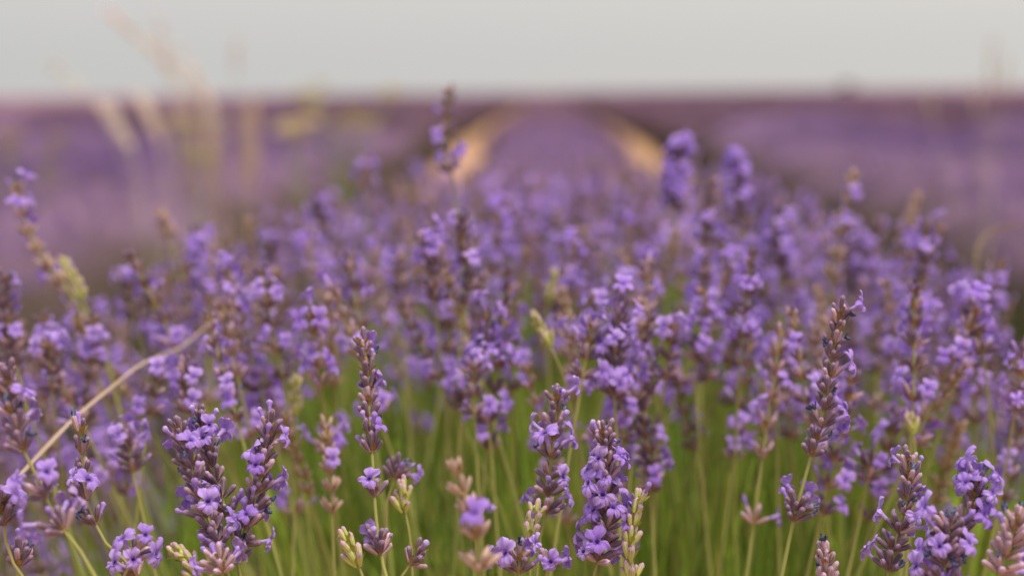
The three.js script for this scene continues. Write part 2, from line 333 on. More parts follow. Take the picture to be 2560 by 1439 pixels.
for (const k of [0, -1, 1, -2, 2, -3, 3, -4, 4]) {
  const t = rows[k] = thing('lavender_row', rowNames[k], 'lavender row', 'lavender rows running to the horizon'), r = rngOf(2000 + k * 17), near = Math.abs(k) < 3;
  t.position.set(ROW0 + k * GAP, 0, 0);
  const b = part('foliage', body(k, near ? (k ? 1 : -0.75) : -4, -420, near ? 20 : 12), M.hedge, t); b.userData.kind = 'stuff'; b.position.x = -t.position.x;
  if (near) stalksOn(k, k ? -0.6 : -0.72, -14, k ? 560 : 400, r, k ? null : (p) => p.z > -1.75).forEach((pl, j) => { const im = scatter('flower_spikes', lowStalks[j], M.mass, pl, t); if (im) im.position.x = -t.position.x; });
  const pl = many(3, () => []), zA = near ? -13 : -4;
  for (let j = 0; j < 1500; j++) {
    const z = zA - (75 + zA) * Math.pow(r(), 1.4), dx = (r() - 0.5) * 1.16, q = new THREE.Quaternion().setFromUnitVectors(Y, leanOf(dx * 0.8, 0, r)).multiply(new THREE.Quaternion().setFromAxisAngle(Y, r() * 6.28));
    pl[j % 3].push({ p: V(ROW0 + k * GAP + dx, rowTop(k, z, dx) - 0.17 + 0.05 * (r() - 0.5), z), q, s: 0.9 + r() * 0.3, c: tints(r).map((c) => c * (k ? 1.0 : 1.25)) });
  }
  pl.forEach((a, j) => { const im = scatter('flower_tufts', tufts[j], M.mass, a, t); im.position.x = -t.position.x; });
}
{                                                              // everything beyond the fourth rows reads as one mass
  const g = new Geo();
  for (let k = 5; k < 70; k++) for (const s of [-1, 1]) {
    const x0 = ROW0 + k * s * GAP, zs = []; for (let z = -6 - k * 1.5; z > -700; z -= Math.max(0.5, Math.abs(z) * 0.03)) zs.push(z);
    g.grid(zs.length - 1, 6, (u, v) => {
      const z = zs[Math.round(u * (zs.length - 1))], q = v * 2 - 1, y = Math.max(-0.02, (FULL + 0.02 + 0.06 * N(z * 0.6, k * 3 * s, 1)) * Math.pow(1 - Math.abs(q) ** 2.4, 0.6));
      const m = 0.5 + 0.5 * N(z * 0.12, k * 0.6 * s, 3), hue = mixc([0.14, 0.082, 0.125], [0.22, 0.13, 0.19], m);
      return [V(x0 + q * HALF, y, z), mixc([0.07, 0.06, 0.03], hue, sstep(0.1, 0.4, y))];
    });
  }
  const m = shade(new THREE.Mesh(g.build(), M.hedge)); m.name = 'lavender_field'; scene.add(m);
  tag(m, 'far lavender field merging into a violet band along the horizon', 'lavender field', null, 'stuff');
}

// ---------------------------------------------------------------- green stems and leaves at the foot of the near bush
{
  const blades = many(5, (k) => {
    const r = rngOf(3100 + k), g = new Geo(), L = 0.30 + r() * 0.06, bx = (r() - 0.5) * 0.06, tone = k === 4 ? [0.46, 0.44, 0.15] : mixc([0.25, 0.42, 0.045], [0.47, 0.64, 0.10], r());
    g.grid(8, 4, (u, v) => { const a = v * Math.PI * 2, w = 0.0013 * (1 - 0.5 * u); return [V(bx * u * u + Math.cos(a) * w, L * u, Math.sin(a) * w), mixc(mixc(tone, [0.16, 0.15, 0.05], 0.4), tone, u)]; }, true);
    for (let j = 0; j < 9; j++) {
      const y = L * (0.1 + 0.08 * j) * (0.7 + r() * 0.5), q = new THREE.Quaternion().setFromAxisAngle(Y, r() * 6.28), ll = 0.03 + r() * 0.025, o = 0.25 + r() * 0.35;
      g.grid(4, 2, (u, v) => { const s = v * 2 - 1, w = 0.0021 * Math.sin(Math.PI * (0.12 + 0.85 * u)); const p = V(s * w, Math.cos(o) * ll * u, Math.sin(o) * ll * u - u * u * 0.004 + Math.abs(s) * 0.0006).applyQuaternion(q); p.x += bx * (y / L) ** 2; p.y += y; return [p, mixc(tone, [0.24, 0.26, 0.10], r() * 0.5)]; });
    }
    return g.build();
  });
  const r = rngOf(3200), pl = many(5, () => []);
  for (let j = 0; j < 11000; j++) {
    const dx = (r() - 0.5) * 1.5, z = -0.74 - 1.5 * Math.pow(r(), 1.3), q = new THREE.Quaternion().setFromUnitVectors(Y, leanOf(dx, 0.1, r)).multiply(new THREE.Quaternion().setFromAxisAngle(Y, r() * 6.28));
    const tip = V(ROW0 + dx, TOP - drop(dx) - 0.115 - 0.12 * r(), z), b = 0.4 + 0.95 * r();
    pl[j % 5].push({ p: tip.sub(V(0, 0.33, 0).applyQuaternion(q)), q, s: 1, c: [b * (0.9 + 0.4 * r()), b, b * 0.9] });
  }
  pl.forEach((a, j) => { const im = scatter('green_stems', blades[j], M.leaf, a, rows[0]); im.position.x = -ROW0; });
}

{                                                              // weeds covering the near ends of the paths
  const r = rngOf(3300), bl = many(3, (k) => {
    const rr = rngOf(3310 + k), g = new Geo();
    for (let j = 0; j < 14; j++) {
      const q = new THREE.Quaternion().setFromEuler(new THREE.Euler((rr() - 0.5) * 1.1, rr() * 6.28, (rr() - 0.5) * 1.1)), L = 0.08 + rr() * 0.16, w = 0.003 + rr() * 0.003, tone = mixc([0.05, 0.062, 0.016], [0.10, 0.088, 0.03], rr());
      g.grid(4, 2, (u, v) => [V((v - 0.5) * w * 2 * Math.sin(Math.PI * (0.2 + 0.78 * u)), L * u, u * u * L * 0.3 + Math.abs(v - 0.5) * w * 0.5).applyQuaternion(q), tone]);
    }
    return g.build();
  }), pl = many(3, () => []);
  for (let j = 0; j < 5200; j++) {
    const z = -0.5 - 9 * Math.pow(r(), 1.4), x = (r() < 0.5 ? -1 : 1) * (0.35 + 0.95 * r());
    if (r() < sstep(-6, -9, z)) continue;
    pl[j % 3].push({ p: V(ROW0 + x, 0, z), q: new THREE.Quaternion().setFromAxisAngle(Y, r() * 6.28), s: 0.7 + r() * 0.8, c: tints(r) });
  }
  const t = new THREE.Group(); t.name = 'ground_weeds'; scene.add(t); tag(t, 'low green weeds on the soil beside the near lavender bush', 'weeds', null, 'stuff');
  pl.forEach((a, j) => scatter('leaves', bl[j], M.leaf, a, t));
}

// ---------------------------------------------------------------- lavender stalks one can tell apart
// [pixels of the axis from the tip down], depth (or [tip, foot]), look, label
const heads = [];
function hero(axis, depth, look, label, headEnd, extra = []) { // headEnd: number of axis points the head covers; extra: axis points of whorls set apart
  const d = (t) => Array.isArray(depth) ? lerp(depth[0], depth[1], t) : depth;
  const pts = axis.map(([x, y], k) => at(x, y, d(k / (axis.length - 1))));
  const last = pts[pts.length - 1], before = pts[pts.length - 2], go = last.clone().sub(before).normalize();
  go.y = Math.min(go.y, -0.8); go.normalize();
  const foot1 = last.clone().addScaledVector(go, 0.10), foot2 = last.clone().addScaledVector(go, 0.17).add(V((ROW0 - last.x) * 0.08, -0.12, -0.05));
  const world = [foot2, foot1, ...pts.slice().reverse()];
  const t = thing('lavender_stalk', label, 'lavender', 'lavender stalks one can tell apart');
  t.position.copy(foot2);
  const local = world.map((p) => p.clone().sub(foot2)), curve = new THREE.CatmullRomCurve3(local, false, 'centripetal'), L = curve.getLength();
  const arc = (p) => { let best = 0, bd = 9; for (let k = 0; k <= 400; k++) { const q = curve.getPointAt(k / 400).distanceTo(p); if (q < bd) { bd = q; best = k / 400; } } return L * (1 - best); };
  const r = rngOf(look.seed), len = arc(pts[headEnd - 1].clone().sub(foot2)), places = [], gap = look.gap ?? 0.0062;
  for (let s = 0.0008, k = 0; s <= len + 0.001; k++) { places.push(s); s += gap * (0.6 + 0.5 * Math.min(1, k / 4)) * (0.88 + r() * 0.26); }
  for (const [x, y, dd] of extra) places.push(arc(at(x, y, dd ?? d(0.7)).sub(foot2)));
  stalk(local, { ...look, places }, look.soft ? 'whorls' : 'apart', t, look.soft ? 1 : 0);
  heads.push(pts[0]);
}
const B = { style: 'plum', open: 0.3, closed: 0.12, dead: 0.10, lax: 0.95, n: 8 };
const G = { style: 'green', open: 0, closed: 0.04, dead: 0, lax: 0.42, n: 6, gap: 0.0072 };
let seed = 7000;
const L_ = (o, base = B) => ({ ...base, ...o, open: (o.open ?? base.open) * 0.62, size: 1.02, seed: seed++ });
hero([[445, 1062], [476, 1165], [498, 1251], [523, 1305], [546, 1352], [571, 1439]], 0.565, L_({ open: 0.2, dead: 0.14, lax: 1.0, n: 8 }), 'sharp lavender spike on the left of the lower-left cluster, plum buds and five open flowers', 5);
hero([[498, 1030], [523, 1133], [546, 1222], [571, 1300], [584, 1372], [597, 1425]], 0.58, L_({ open: 0.25, closed: 0.16, n: 7 }), 'sharp lavender spike in the middle of the lower-left cluster, tallest bud tip upright', 4);
hero([[677, 1050], [670, 1090], [660, 1140], [650, 1190], [634, 1261], [605, 1347], [592, 1388], [600, 1430]], 0.57, L_({ crown: 1, open: 0.2, closed: 0.2, dead: 0.14, lax: 0.9 }), 'sharp lavender spike on the right of the lower-left cluster with one flower at its tip', 7);
hero([[905, 845], [918, 920], [922, 1022], [926, 1084], [931, 1150], [935, 1244], [944, 1330], [950, 1385], [964, 1436]], [0.60, 0.58], L_({ open: 0.33, lax: 0.85, n: 7 }), 'tall slim lavender spike left of the middle with a flowering whorl set apart below', 5, [[940, 1225], [945, 1345], [944, 1372]]);
hero([[1392, 985], [1386, 1075], [1375, 1177], [1365, 1295], [1350, 1347], [1344, 1425]], 0.60, L_({ crown: 1, open: 0.34, dead: 0.08, lax: 1.1, n: 7, gap: 0.0075 }), 'open lavender spike right of the middle with flowers crowning its tip', 4);
hero([[1511, 1072], [1516, 1177], [1516, 1260], [1514, 1330], [1490, 1415], [1484, 1450]], 0.575, L_({ open: 0.55, lax: 1.15, n: 10, gap: 0.0056 }), 'dense broad lavender spike full of flowers, beside the yellow-green bud stalk', 5);
hero([[1555, 755], [1545, 830], [1535, 900], [1535, 973], [1540, 1060], [1545, 1200]], 0.67, L_({ crown: 1, open: 0.45, soft: 1, n: 8 }), 'soft lavender spike with a bright flower tip rising behind the dense broad spike', 4);
hero([[1625, 915], [1620, 973], [1606, 1040], [1625, 1130], [1628, 1240], [1632, 1330]], 0.70, L_({ open: 0.45, soft: 1 }), 'soft lavender spike just right of and behind the dense broad spike', 5);
hero([[1600, 1240], [1586, 1298], [1574, 1365], [1580, 1450]], 0.57, L_({ n: 6 }, G), 'yellow-green unopened bud stalk with lilac tips, beside the dense broad spike', 4);
hero([[2105, 768], [2090, 845], [2076, 920], [2064, 1000], [2050, 1070], [2030, 1135], [1995, 1262], [1980, 1320], [1958, 1425]], 0.60, L_({ open: 0.28, closed: 0.1, dead: 0.2, lax: 1.0, n: 8 }), 'tall dark lavender spike on the right topped by blue withered tips', 6, [[2000, 1262], [1990, 1290]]);
hero([[2270, 1138], [2274, 1210], [2260, 1285], [2240, 1345], [2222, 1430]], 0.57, L_({ open: 0.22, dead: 0.12, lax: 1.05, gap: 0.007 }), 'lavender spike with a pointed bud tip in the lower right', 5);
hero([[2440, 1200], [2430, 1260], [2405, 1320], [2370, 1390], [2345, 1445]], 0.55, L_({ crown: 1, open: 0.6, closed: 0.12, lax: 1.1, n: 9 }), 'lavender spike crowded with open flowers near the lower right corner', 5);
hero([[2548, 1285], [2530, 1350], [2500, 1430], [2480, 1470]], 0.53, L_({ style: 'pale', open: 0.12, closed: 0.2, dead: 0.1, lax: 1.2 }), 'lavender spike of pale buds cut off by the lower right corner', 3);
hero([[2372, 1300], [2368, 1360], [2362, 1450]], 0.54, L_({ open: 0.62, lax: 1.2, n: 9 }), 'low lavender spike full of flowers between the two lower right spikes', 3);
hero([[2060, 1375], [2066, 1410], [2070, 1460]], 0.57, L_({ style: 'pale', open: 0, closed: 0, lax: 0.4, n: 6, gap: 0.005 }), 'small grey-green bud tip poking up at the bottom edge on the right', 3);
hero([[200, 1064], [205, 1140], [208, 1223], [224, 1275], [250, 1340], [277, 1372], [300, 1390], [344, 1445]], 0.575, L_({ open: 0.2, lax: 0.8, n: 6, gap: 0.0125 }), 'lax lavender spike with well spaced whorls of buds in the lower left', 5, [[335, 1425]]);
hero([[14, 925], [26, 1000], [40, 1080], [60, 1130], [100, 1212], [144, 1306], [189, 1362], [235, 1440]], 0.52, L_({ open: 0.5, dead: 0.12, lax: 1.0 }), 'leaning lavender spike with large flowers at the left edge', 4, [[112, 1225, 0.52], [150, 1312, 0.52]]);
hero([[2, 1240], [8, 1310], [22, 1390], [55, 1440]], 0.55, L_({ open: 0.16, lax: 0.9 }), 'dark bud spike cut by the left edge near the bottom', 2);
hero([[48, 1372], [45, 1410], [40, 1460]], 0.56, L_({ open: 0, closed: 0.05, lax: 0.7 }), 'short cluster of plum buds in the lower left corner', 2);
hero([[352, 1365], [330, 1400], [305, 1450]], 0.56, L_({ open: 0.45, n: 6, gap: 0.009 }), 'small flowering tip at the bottom edge left of the lower-left cluster', 2);
hero([[540, 1385], [552, 1420], [560, 1470]], 0.55, L_({ style: 'pale', open: 0.5, lax: 1.2 }), 'flowers of a low lavender spike under the lower-left cluster', 2);
hero([[438, 1376], [470, 1402], [500, 1450]], 0.56, L_({ gap: 0.0055 }, G), 'yellow-green bud tip leaning left under the lower-left cluster', 3);
hero([[860, 1340], [876, 1370], [900, 1420], [912, 1470]], 0.565, L_({ n: 5 }, G), 'yellow-green bud stalk leaning left beside the tall slim spike', 3);
hero([[1005, 1215], [1008, 1250], [1012, 1285], [1025, 1340], [1030, 1430]], 0.61, L_({ lax: 0.3, gap: 0.006, n: 7 }, G), 'yellow-green bud stalk standing right of the tall slim spike', 3);
hero([[1342, 1272], [1335, 1310], [1328, 1360], [1325, 1440]], 0.585, L_({ lax: 0.3, n: 7 }, G), 'slim yellow-green bud stalk under the open spike right of the middle', 3);
hero([[1300, 1378], [1296, 1410], [1300, 1460]], 0.57, L_({ open: 0.55, n: 6, gap: 0.009 }), 'flowering tip at the bottom edge under the open spike right of the middle', 2);
hero([[1372, 1400], [1366, 1430], [1360, 1480]], 0.57, L_({ open: 0.5, n: 5, gap: 0.009 }), 'small purple tip at the bottom edge just left of the dense broad spike', 2);
hero([[1138, 1165], [1150, 1215], [1180, 1290], [1196, 1370], [1200, 1445]], 0.495, L_({ style: 'tan', open: 0.06, closed: 0.05, dead: 0, lax: 1.0, n: 9, gap: 0.011, soft: 1 }), 'blurred pinkish dry lavender stalk with stacked whorls in the lower middle', 5);
hero([[1000, 1160], [985, 1200], [970, 1240], [965, 1330]], 0.64, L_({ open: 0.1, dead: 0.2, soft: 1 }), 'small bud spike half hidden behind the tall slim spike', 2);
hero([[1052, 1365], [1030, 1405], [1000, 1440], [990, 1480]], 0.58, L_({ open: 0, closed: 0.15, lax: 1.0, n: 5, gap: 0.008 }), 'spray of plum buds at the bottom edge right of the tall slim spike', 2);
hero([[466, 908], [466, 970], [468, 1040], [480, 1120], [500, 1250]], 0.68, L_({ open: 0.4, soft: 1 }), 'soft purple lavender spike above the lower-left cluster', 3);
hero([[316, 1085], [322, 1130], [330, 1180], [350, 1260], [380, 1400]], 0.66, L_({ open: 0.55, soft: 1 }), 'soft flowering spike right of the lax lower-left spike', 3);
hero([[10, 690], [14, 770], [24, 850], [40, 930], [80, 1050]], 0.72, L_({ open: 0.5, soft: 1 }), 'soft flowering spike at the left edge at mid height', 4);
hero([[42, 465], [62, 560], [105, 645], [165, 720], [210, 790], [270, 900], [310, 1060]], 0.78, L_({ style: 'tan', open: 0.22, soft: 1, gap: 0.011, n: 6 }), 'long leaning lavender stalk at the upper left with sparse flowers', 4);
hero([[160, 655], [185, 700], [205, 750], [250, 860], [290, 1000]], 0.76, L_({ soft: 1, n: 7, lax: 0.35, gap: 0.006 }, G), 'pale yellow bud stalk beside the long leaning stalk at the upper left', 3);
hero([[1124, 222], [1118, 300], [1112, 370], [1128, 430], [1140, 500], [1150, 620]], 0.86, L_({ open: 1.1, soft: 1, n: 6, gap: 0.011 }), 'tallest lavender spike, its tip crossing the horizon left of the middle', 4);
hero([[1158, 545], [1156, 600], [1172, 690], [1160, 780], [1150, 880], [1150, 1010], [1145, 1200]], 0.735, L_({ open: 0.34, dead: 0.16, soft: 1, n: 9 }), 'dark speckled lavender spike in the middle of the bush', 4, [[1145, 1010], [1148, 985]]);
hero([[1068, 585], [1078, 660], [1090, 770], [1100, 900], [1130, 1150]], 0.745, L_({ open: 0.42, dead: 0.16, soft: 1 }), 'dark speckled lavender spike left of the middle one', 3);
hero([[1215, 775], [1218, 850], [1210, 920], [1215, 1040], [1225, 1100], [1240, 1300]], 0.70, L_({ open: 0.6, soft: 1 }), 'lavender spike of bright flowers right of the dark speckled pair, with a low whorl', 3, [[1218, 1045]]);
hero([[1705, 360], [1690, 430], [1690, 520], [1670, 640], [1660, 850]], 0.92, L_({ crown: 1, open: 1.0, closed: 0.2, soft: 1, n: 9 }), 'tall blurred spike with a pale flower crown, right of the right soil path', 3);
hero([[1782, 455], [1772, 540], [1760, 640], [1755, 760], [1750, 950]], 0.84, L_({ open: 0.55, soft: 1, dead: 0.12 }), 'blurred spike with a dark middle, right of the pale crowned spike', 4);
hero([[1842, 405], [1850, 480], [1860, 560], [1870, 700], [1880, 900]], 0.92, L_({ crown: 1, open: 0.55, closed: 0.2, soft: 1 }), 'blurred spike with a bluish flower crown in the right half of the bush', 3);
hero([[2132, 435], [2120, 500], [2095, 590], [2080, 700], [2060, 900]], 0.86, L_({ style: 'tan', open: 0.25, soft: 1, gap: 0.011, n: 6 }), 'tall blurred spike with a tan tip on the right shoulder of the bush', 4);
hero([[2292, 490], [2275, 560], [2240, 680], [2200, 850]], 0.95, L_({ style: 'tan', open: 0, closed: 0, dead: 0, lax: 0.4, soft: 1 }), 'bare brownish stalk tip on the right shoulder of the bush', 2);
hero([[2318, 565], [2312, 640], [2300, 720], [2280, 820], [2260, 1000]], 0.80, L_({ open: 0.55, soft: 1, dead: 0.1 }), 'blurred flowering spike at the right end of the near bush top', 4);
hero([[1945, 525], [1945, 590], [1950, 680], [1955, 850]], 0.90, L_({ open: 0.55, soft: 1 }), 'blurred round topped spike between the bluish crown and the tan tip', 3);
hero([[740, 955], [738, 1000], [735, 1045], [735, 1150], [735, 1300]], 0.70, L_({ soft: 1, lax: 0.25, n: 7, gap: 0.006 }, G), 'yellowish unopened bud stalk left of the tall slim spike', 3);
hero([[1338, 790], [1356, 830], [1380, 872], [1405, 930], [1440, 1080]], 0.69, L_({ soft: 1, lax: 0.25, n: 7, gap: 0.006 }, G), 'yellowish bud stalk leaning left in the centre of the bush', 3);
hero([[1385, 685], [1375, 740], [1365, 800], [1370, 900]], 0.80, L_({ soft: 1, lax: 0.25, gap: 0.006 }, G), 'pale yellowish bud tip high in the centre of the bush', 2);
hero([[2276, 1045], [2285, 1090], [2290, 1140], [2280, 1250]], 0.66, L_({ soft: 1, lax: 0.3 }, G), 'pale yellow-green bud stalk behind the pointed lower right spike', 2);
hero([[812, 1060], [820, 1130], [828, 1220], [830, 1300], [835, 1420]], 0.66, L_({ style: 'tan', open: 0.02, closed: 0, dead: 0, lax: 0.7, soft: 1, n: 6, gap: 0.009 }), 'pale brown faded stalk just left of the tall slim spike', 4);
hero([[1745, 850], [1740, 900], [1738, 930], [1745, 1050], [1760, 1250]], 0.74, L_({ open: 0.6, soft: 1, lax: 1.2 }), 'soft purple flower whorl above the green gap on the right', 2);
hero([[2170, 1140], [2172, 1185], [2165, 1230], [2150, 1300]], 0.68, L_({ open: 0.4, soft: 1, lax: 1.1 }), 'soft dark spike low behind the tall dark spike on the right', 2);
hero([[790, 475], [800, 540], [815, 620], [825, 750]], 1.02, L_({ open: 0.5, closed: 0.2, soft: 1 }), 'blurred spike with a pale round flower on the left shoulder of the bush', 3);
hero([[915, 395], [912, 460], [918, 540], [925, 700]], 1.05, L_({ style: 'pale', open: 0.3, soft: 1, gap: 0.009 }), 'faint tall spike against the foot of the left soil path', 2);
hero([[400, 530], [425, 600], [450, 690], [470, 850]], 0.92, L_({ style: 'tan', open: 0.05, soft: 1 }), 'blurred tan stalk leaning left on the left shoulder of the bush', 2);
hero([[490, 570], [500, 640], [515, 730], [530, 900]], 0.88, L_({ open: 0.5, soft: 1 }), 'blurred flowering spike beside the leaning tan stalk', 3);

// ---------------------------------------------------------------- the rest of the near bush: 300 stalks in all, the nearest ones
{
  const r = rngOf(8100), T = [], zones = ['left third', 'middle', 'right third'];
  for (let k = 0; k < 18; k++) {
    const rr = rngOf(8200 + k), st = STYLES[k % 6], root = new THREE.Group(), pts = stalkPoints(0.36, rr);
    stalk(pts, { ...st, seed: 8300 + k, whorls: st.whorls + (k > 8 ? 1 : -1) }, k < 9 ? 'whorls' : 'joined', root, 1);
    T.push({ root, tip: pts[4], style: st.style, open: st.open });
  }
  const spots = [];
  for (let j = 0; j < 4000 && spots.length < 860; j++) {
    const z = -0.66 - 1.1 * r(), dx = (r() - 0.5) * 1.3, y = TOP + 0.005 - drop(dx) - (Math.abs(dx) < 0.3 ? 0.085 : 0.14) * r() * r() + (r() < 0.1 ? 0.015 * r() : 0) - 0.05 * sstep(-0.8, -0.62, z) * r() + 0.025 * N(z * 5, dx * 5, 2) + 0.012 * (r() - 0.5);
    const tip = V(ROW0 - 0.03 + dx, y, z), px = tip.clone().applyMatrix4(camera.matrixWorldInverse), sx = 1280 + px.x / -px.z * F, sy = 719.5 - px.y / -px.z * F;
    if (sx < -120 || sx > 2680 || sy > 1439) continue;
    if (heads.some((h) => h.distanceTo(tip) < 0.013)) continue;
    spots.push({ tip, dx, d: -px.z, sx, sy });
  }
  spots.sort((a, b) => a.d - b.d);
  const most = 300 - heads.length, rest = many(12, () => []);
  const marks = [[2480, 640, 'the curled dry grass blade'], [2290, 1050, 'the pale yellow-green bud stalk'], [2550, 850, 'the right picture edge'], [2210, 850, 'the crowded right shoulder'], [445, 1062, 'the sharp lower-left cluster'], [905, 845, 'the tall slim spike'], [1392, 985, 'the open spike right of the middle'], [1124, 300, 'the tallest spike crossing the horizon'], [1158, 600, 'the dark speckled spike in the middle'], [1705, 400, 'the pale crowned spike by the right path'], [1842, 440, 'the spike with a bluish crown'], [2132, 460, 'the tan-tipped spike on the right shoulder'], [2105, 800, 'the tall dark spike on the right'], [1511, 1100, 'the dense broad spike'], [80, 600, 'the long leaning stalk at upper left'], [400, 890, 'the slanting dry grass stem'], [1345, 810, 'the yellowish bud stalk in the centre'], [740, 980, 'the upright yellow bud stalk'], [1830, 1050, 'the green gap right of the middle'], [2318, 600, 'the right end of the bush'], [1050, 450, 'the left soil path'], [466, 950, 'the soft spike above the lower-left cluster'], [490, 600, 'the leaning tan stalk on the left shoulder'], [2500, 1250, 'the spikes in the lower right corner'], [20, 900, 'the flowering spike at the left edge'], [1215, 800, 'the bright spike right of the speckled pair']];
  const nth = ['nearest', 'second nearest', 'third nearest', 'fourth nearest', 'fifth nearest', 'sixth nearest', 'seventh nearest', 'eighth nearest', 'ninth nearest', 'tenth nearest', 'eleventh nearest', 'twelfth nearest', 'thirteenth nearest', 'fourteenth nearest', 'fifteenth nearest', 'sixteenth nearest'], told = {};
  const words = { plum: 'dark blurred', mixed: 'purple blurred', pale: 'pale lilac blurred', tan: 'faded tan blurred' };
  spots.forEach((s, j) => {
    const q = new THREE.Quaternion().setFromUnitVectors(Y, leanOf(s.dx, (s.tip.z + 1.1) * 0.5, r)).multiply(new THREE.Quaternion().setFromAxisAngle(Y, r() * 6.28));
    if (j >= most || s.sx > 2590 || s.sx < -30) { rest[j % 12].push({ p: s.tip.clone().sub(V(0, 0.34, 0).applyQuaternion(q)), q, s: 1, c: tints(r) }); return; }
    const near = j < most / 2, t = T[Math.floor(r() * 9) + (near ? 0 : 9)], o = t.root.clone(), zone = zones[s.sx < 850 ? 0 : s.sx < 1700 ? 1 : 2], sc = 0.88 + r() * 0.26;
    o.name = numbered('lavender_stalk'); o.scale.setScalar(sc); o.quaternion.copy(q); o.position.copy(s.tip).sub(t.tip.clone().multiplyScalar(sc).applyQuaternion(q));
    const where = `${near ? 'towards the front' : 'deeper'} in the ${zone} of the near bush`;
    const mark = marks.reduce((a, b) => Math.hypot(b[0] - s.sx, b[1] - s.sy) < Math.hypot(a[0] - s.sx, a[1] - s.sy) ? b : a), ex = s.sx - mark[0], ey = s.sy - mark[1];
    const side = Math.abs(ex) > 0.7 * Math.abs(ey) ? (ex < 0 ? 'left of' : 'right of') : ey < 0 ? 'above' : 'below', key = `${words[t.style]} stalk ${side} ${mark[2]}`;
    (told[key] ??= []).push([Math.hypot(ex, ey), o]);
    tag(o, null, 'lavender', `${t.style === 'tan' ? 'faded' : t.style === 'pale' ? 'pale' : t.style === 'plum' ? 'dark' : 'purple'} lavender stalks ${where}`);
    scene.add(o);
  });
  for (const [key, all] of Object.entries(told)) all.sort((a, b) => a[0] - b[0]).forEach(([, o], k) => { o.userData.label = all.length > 1 ? `${nth[Math.min(k, 15)]} ${key}` : key; });
  rest.forEach((pl, j) => { const im = scatter('flower_spikes', lowStalks[j], M.mass, pl, rows[0]); if (im) im.position.x = -ROW0; });
}

// ---------------------------------------------------------------- dry grass, weeds, the far tree
function blade(name, label, category, pix, width, tone) {      // pix: [x, y, depth, width factor]
  const pts = pix.map(([x, y, d]) => at(x, y, d)), t = thing(name, label, category), p0 = pts[0].clone();
  t.position.copy(p0);
  const rr = rngOf(Math.round(pix[0][0] + pix[0][1]));
  const g = tubeGeo(pts.map((p) => p.sub(p0)), (u) => { const w = width * (1 - 0.55 * u) * (0.9 + 0.1 * Math.sin(u * 40)); return [w, w * 0.42]; }, 8, 60, (u, v) => { const k = 0.8 + 0.25 * Math.sin(v * 25) * 0.4 + 0.2 * N(u * 9, v * 6, 1); return [tone[0] * k, tone[1] * k, tone[2] * k]; });
  part('blade', g.build(), M.straw, t);
  return t;
}
blade('dry_grass', 'pale dry grass stem slanting across the lower left, bent upward at its far end', 'grass', [[-60, 1300, 0.62], [60, 1175, 0.64], [180, 1050, 0.67], [285, 962, 0.70], [345, 915, 0.72], [395, 890, 0.74], [450, 868, 0.76], [505, 825, 0.78], [560, 780, 0.80], [650, 768, 0.84]], 0.0015, [0.58, 0.44, 0.34]);
blade('dry_grass', 'curled dry grass blade in the gap at the right edge', 'grass', [[2452, 720, 0.95], [2440, 650, 0.95], [2455, 600, 0.96], [2500, 572, 0.98], [2575, 560, 1.0]], 0.0022, [0.45, 0.33, 0.16]);
blade('dry_leaf', 'withered brown leaf standing in the green gap right of the middle', 'leaf', [[1915, 1090, 0.72], [1900, 1040, 0.72], [1905, 985, 0.72], [1912, 940, 0.72]], 0.0024, [0.42, 0.28, 0.16]);

function grassTuft(label, foot, spikes, tone) {                // spikes: [tip x, tip y, depth, head length m]
  const t = thing('dry_grass_tuft', label, 'grass', 'tufts of tall dry grass'), r = rngOf(foot[0] + 5);
  const base = at(foot[0], 800, foot[2]); base.y = 0; t.position.copy(base);
  for (const [x, y, d, L, bx, by] of spikes) {
    const tip = at(x, y, d).sub(base), low = at(bx, by, d).sub(base), root = V((r() - 0.5) * 0.1, 0, (r() - 0.5) * 0.1), mid = root.clone().lerp(low, 0.55).add(V(0, 0.1, 0));
    const pts = [root, mid, low, tip];
    part('stem', tubeGeo(pts, (u) => 0.0016 * (1 - 0.5 * u), 4, 24, () => mixc(tone, C.stem, 0.25)).build(), M.straw, t);
    const curve = new THREE.CatmullRomCurve3(pts, false, 'centripetal'), len = curve.getLength(), g = new Geo();
    for (let k = 0; k < L * 700; k++) {
      const u = 1 - r() * L / len, p = curve.getPointAt(u), q = new THREE.Quaternion().setFromUnitVectors(Y, curve.getTangentAt(u).add(V(r() - 0.5, r() - 0.5, r() - 0.5).multiplyScalar(0.9)).normalize()), l = 0.014 + r() * 0.014, w = 0.0012 + r() * 0.0009, c = tone.map((x2) => x2 * (0.8 + 0.4 * r()));
      g.grid(2, 3, (a, b) => { const s = Math.sin(Math.PI * (0.1 + 0.85 * a)) * w; return [V(Math.cos(b * 6.28) * s, a * l, Math.sin(b * 6.28) * s).applyQuaternion(q).add(p), c]; }, true);
    }
    part('seed_head', g.build(), M.straw, t);
  }
}
grassTuft('tall pale feathery dry grass at the left whose heads rise into the sky', [420, 0, 3.1], [
  [268, 28, 3.1, 0.22, 420, 180], [300, 60, 3.15, 0.2, 460, 220], [395, 60, 3.1, 0.14, 440, 240], [450, 120, 3.0, 0.2, 520, 290], [490, 190, 3.0, 0.16, 540, 320], [135, 165, 3.2, 0.1, 260, 290], [250, 265, 3.0, 0.12, 330, 390], [262, 275, 2.95, 0.1, 325, 380], [280, 270, 3.05, 0.1, 335, 390], [340, 245, 3.0, 0.12, 400, 360], [352, 250, 2.95, 0.1, 395, 360], [368, 256, 3.05, 0.1, 405, 370], [590, 110, 3.2, 0.07, 580, 300]], [0.86, 0.74, 0.65]);
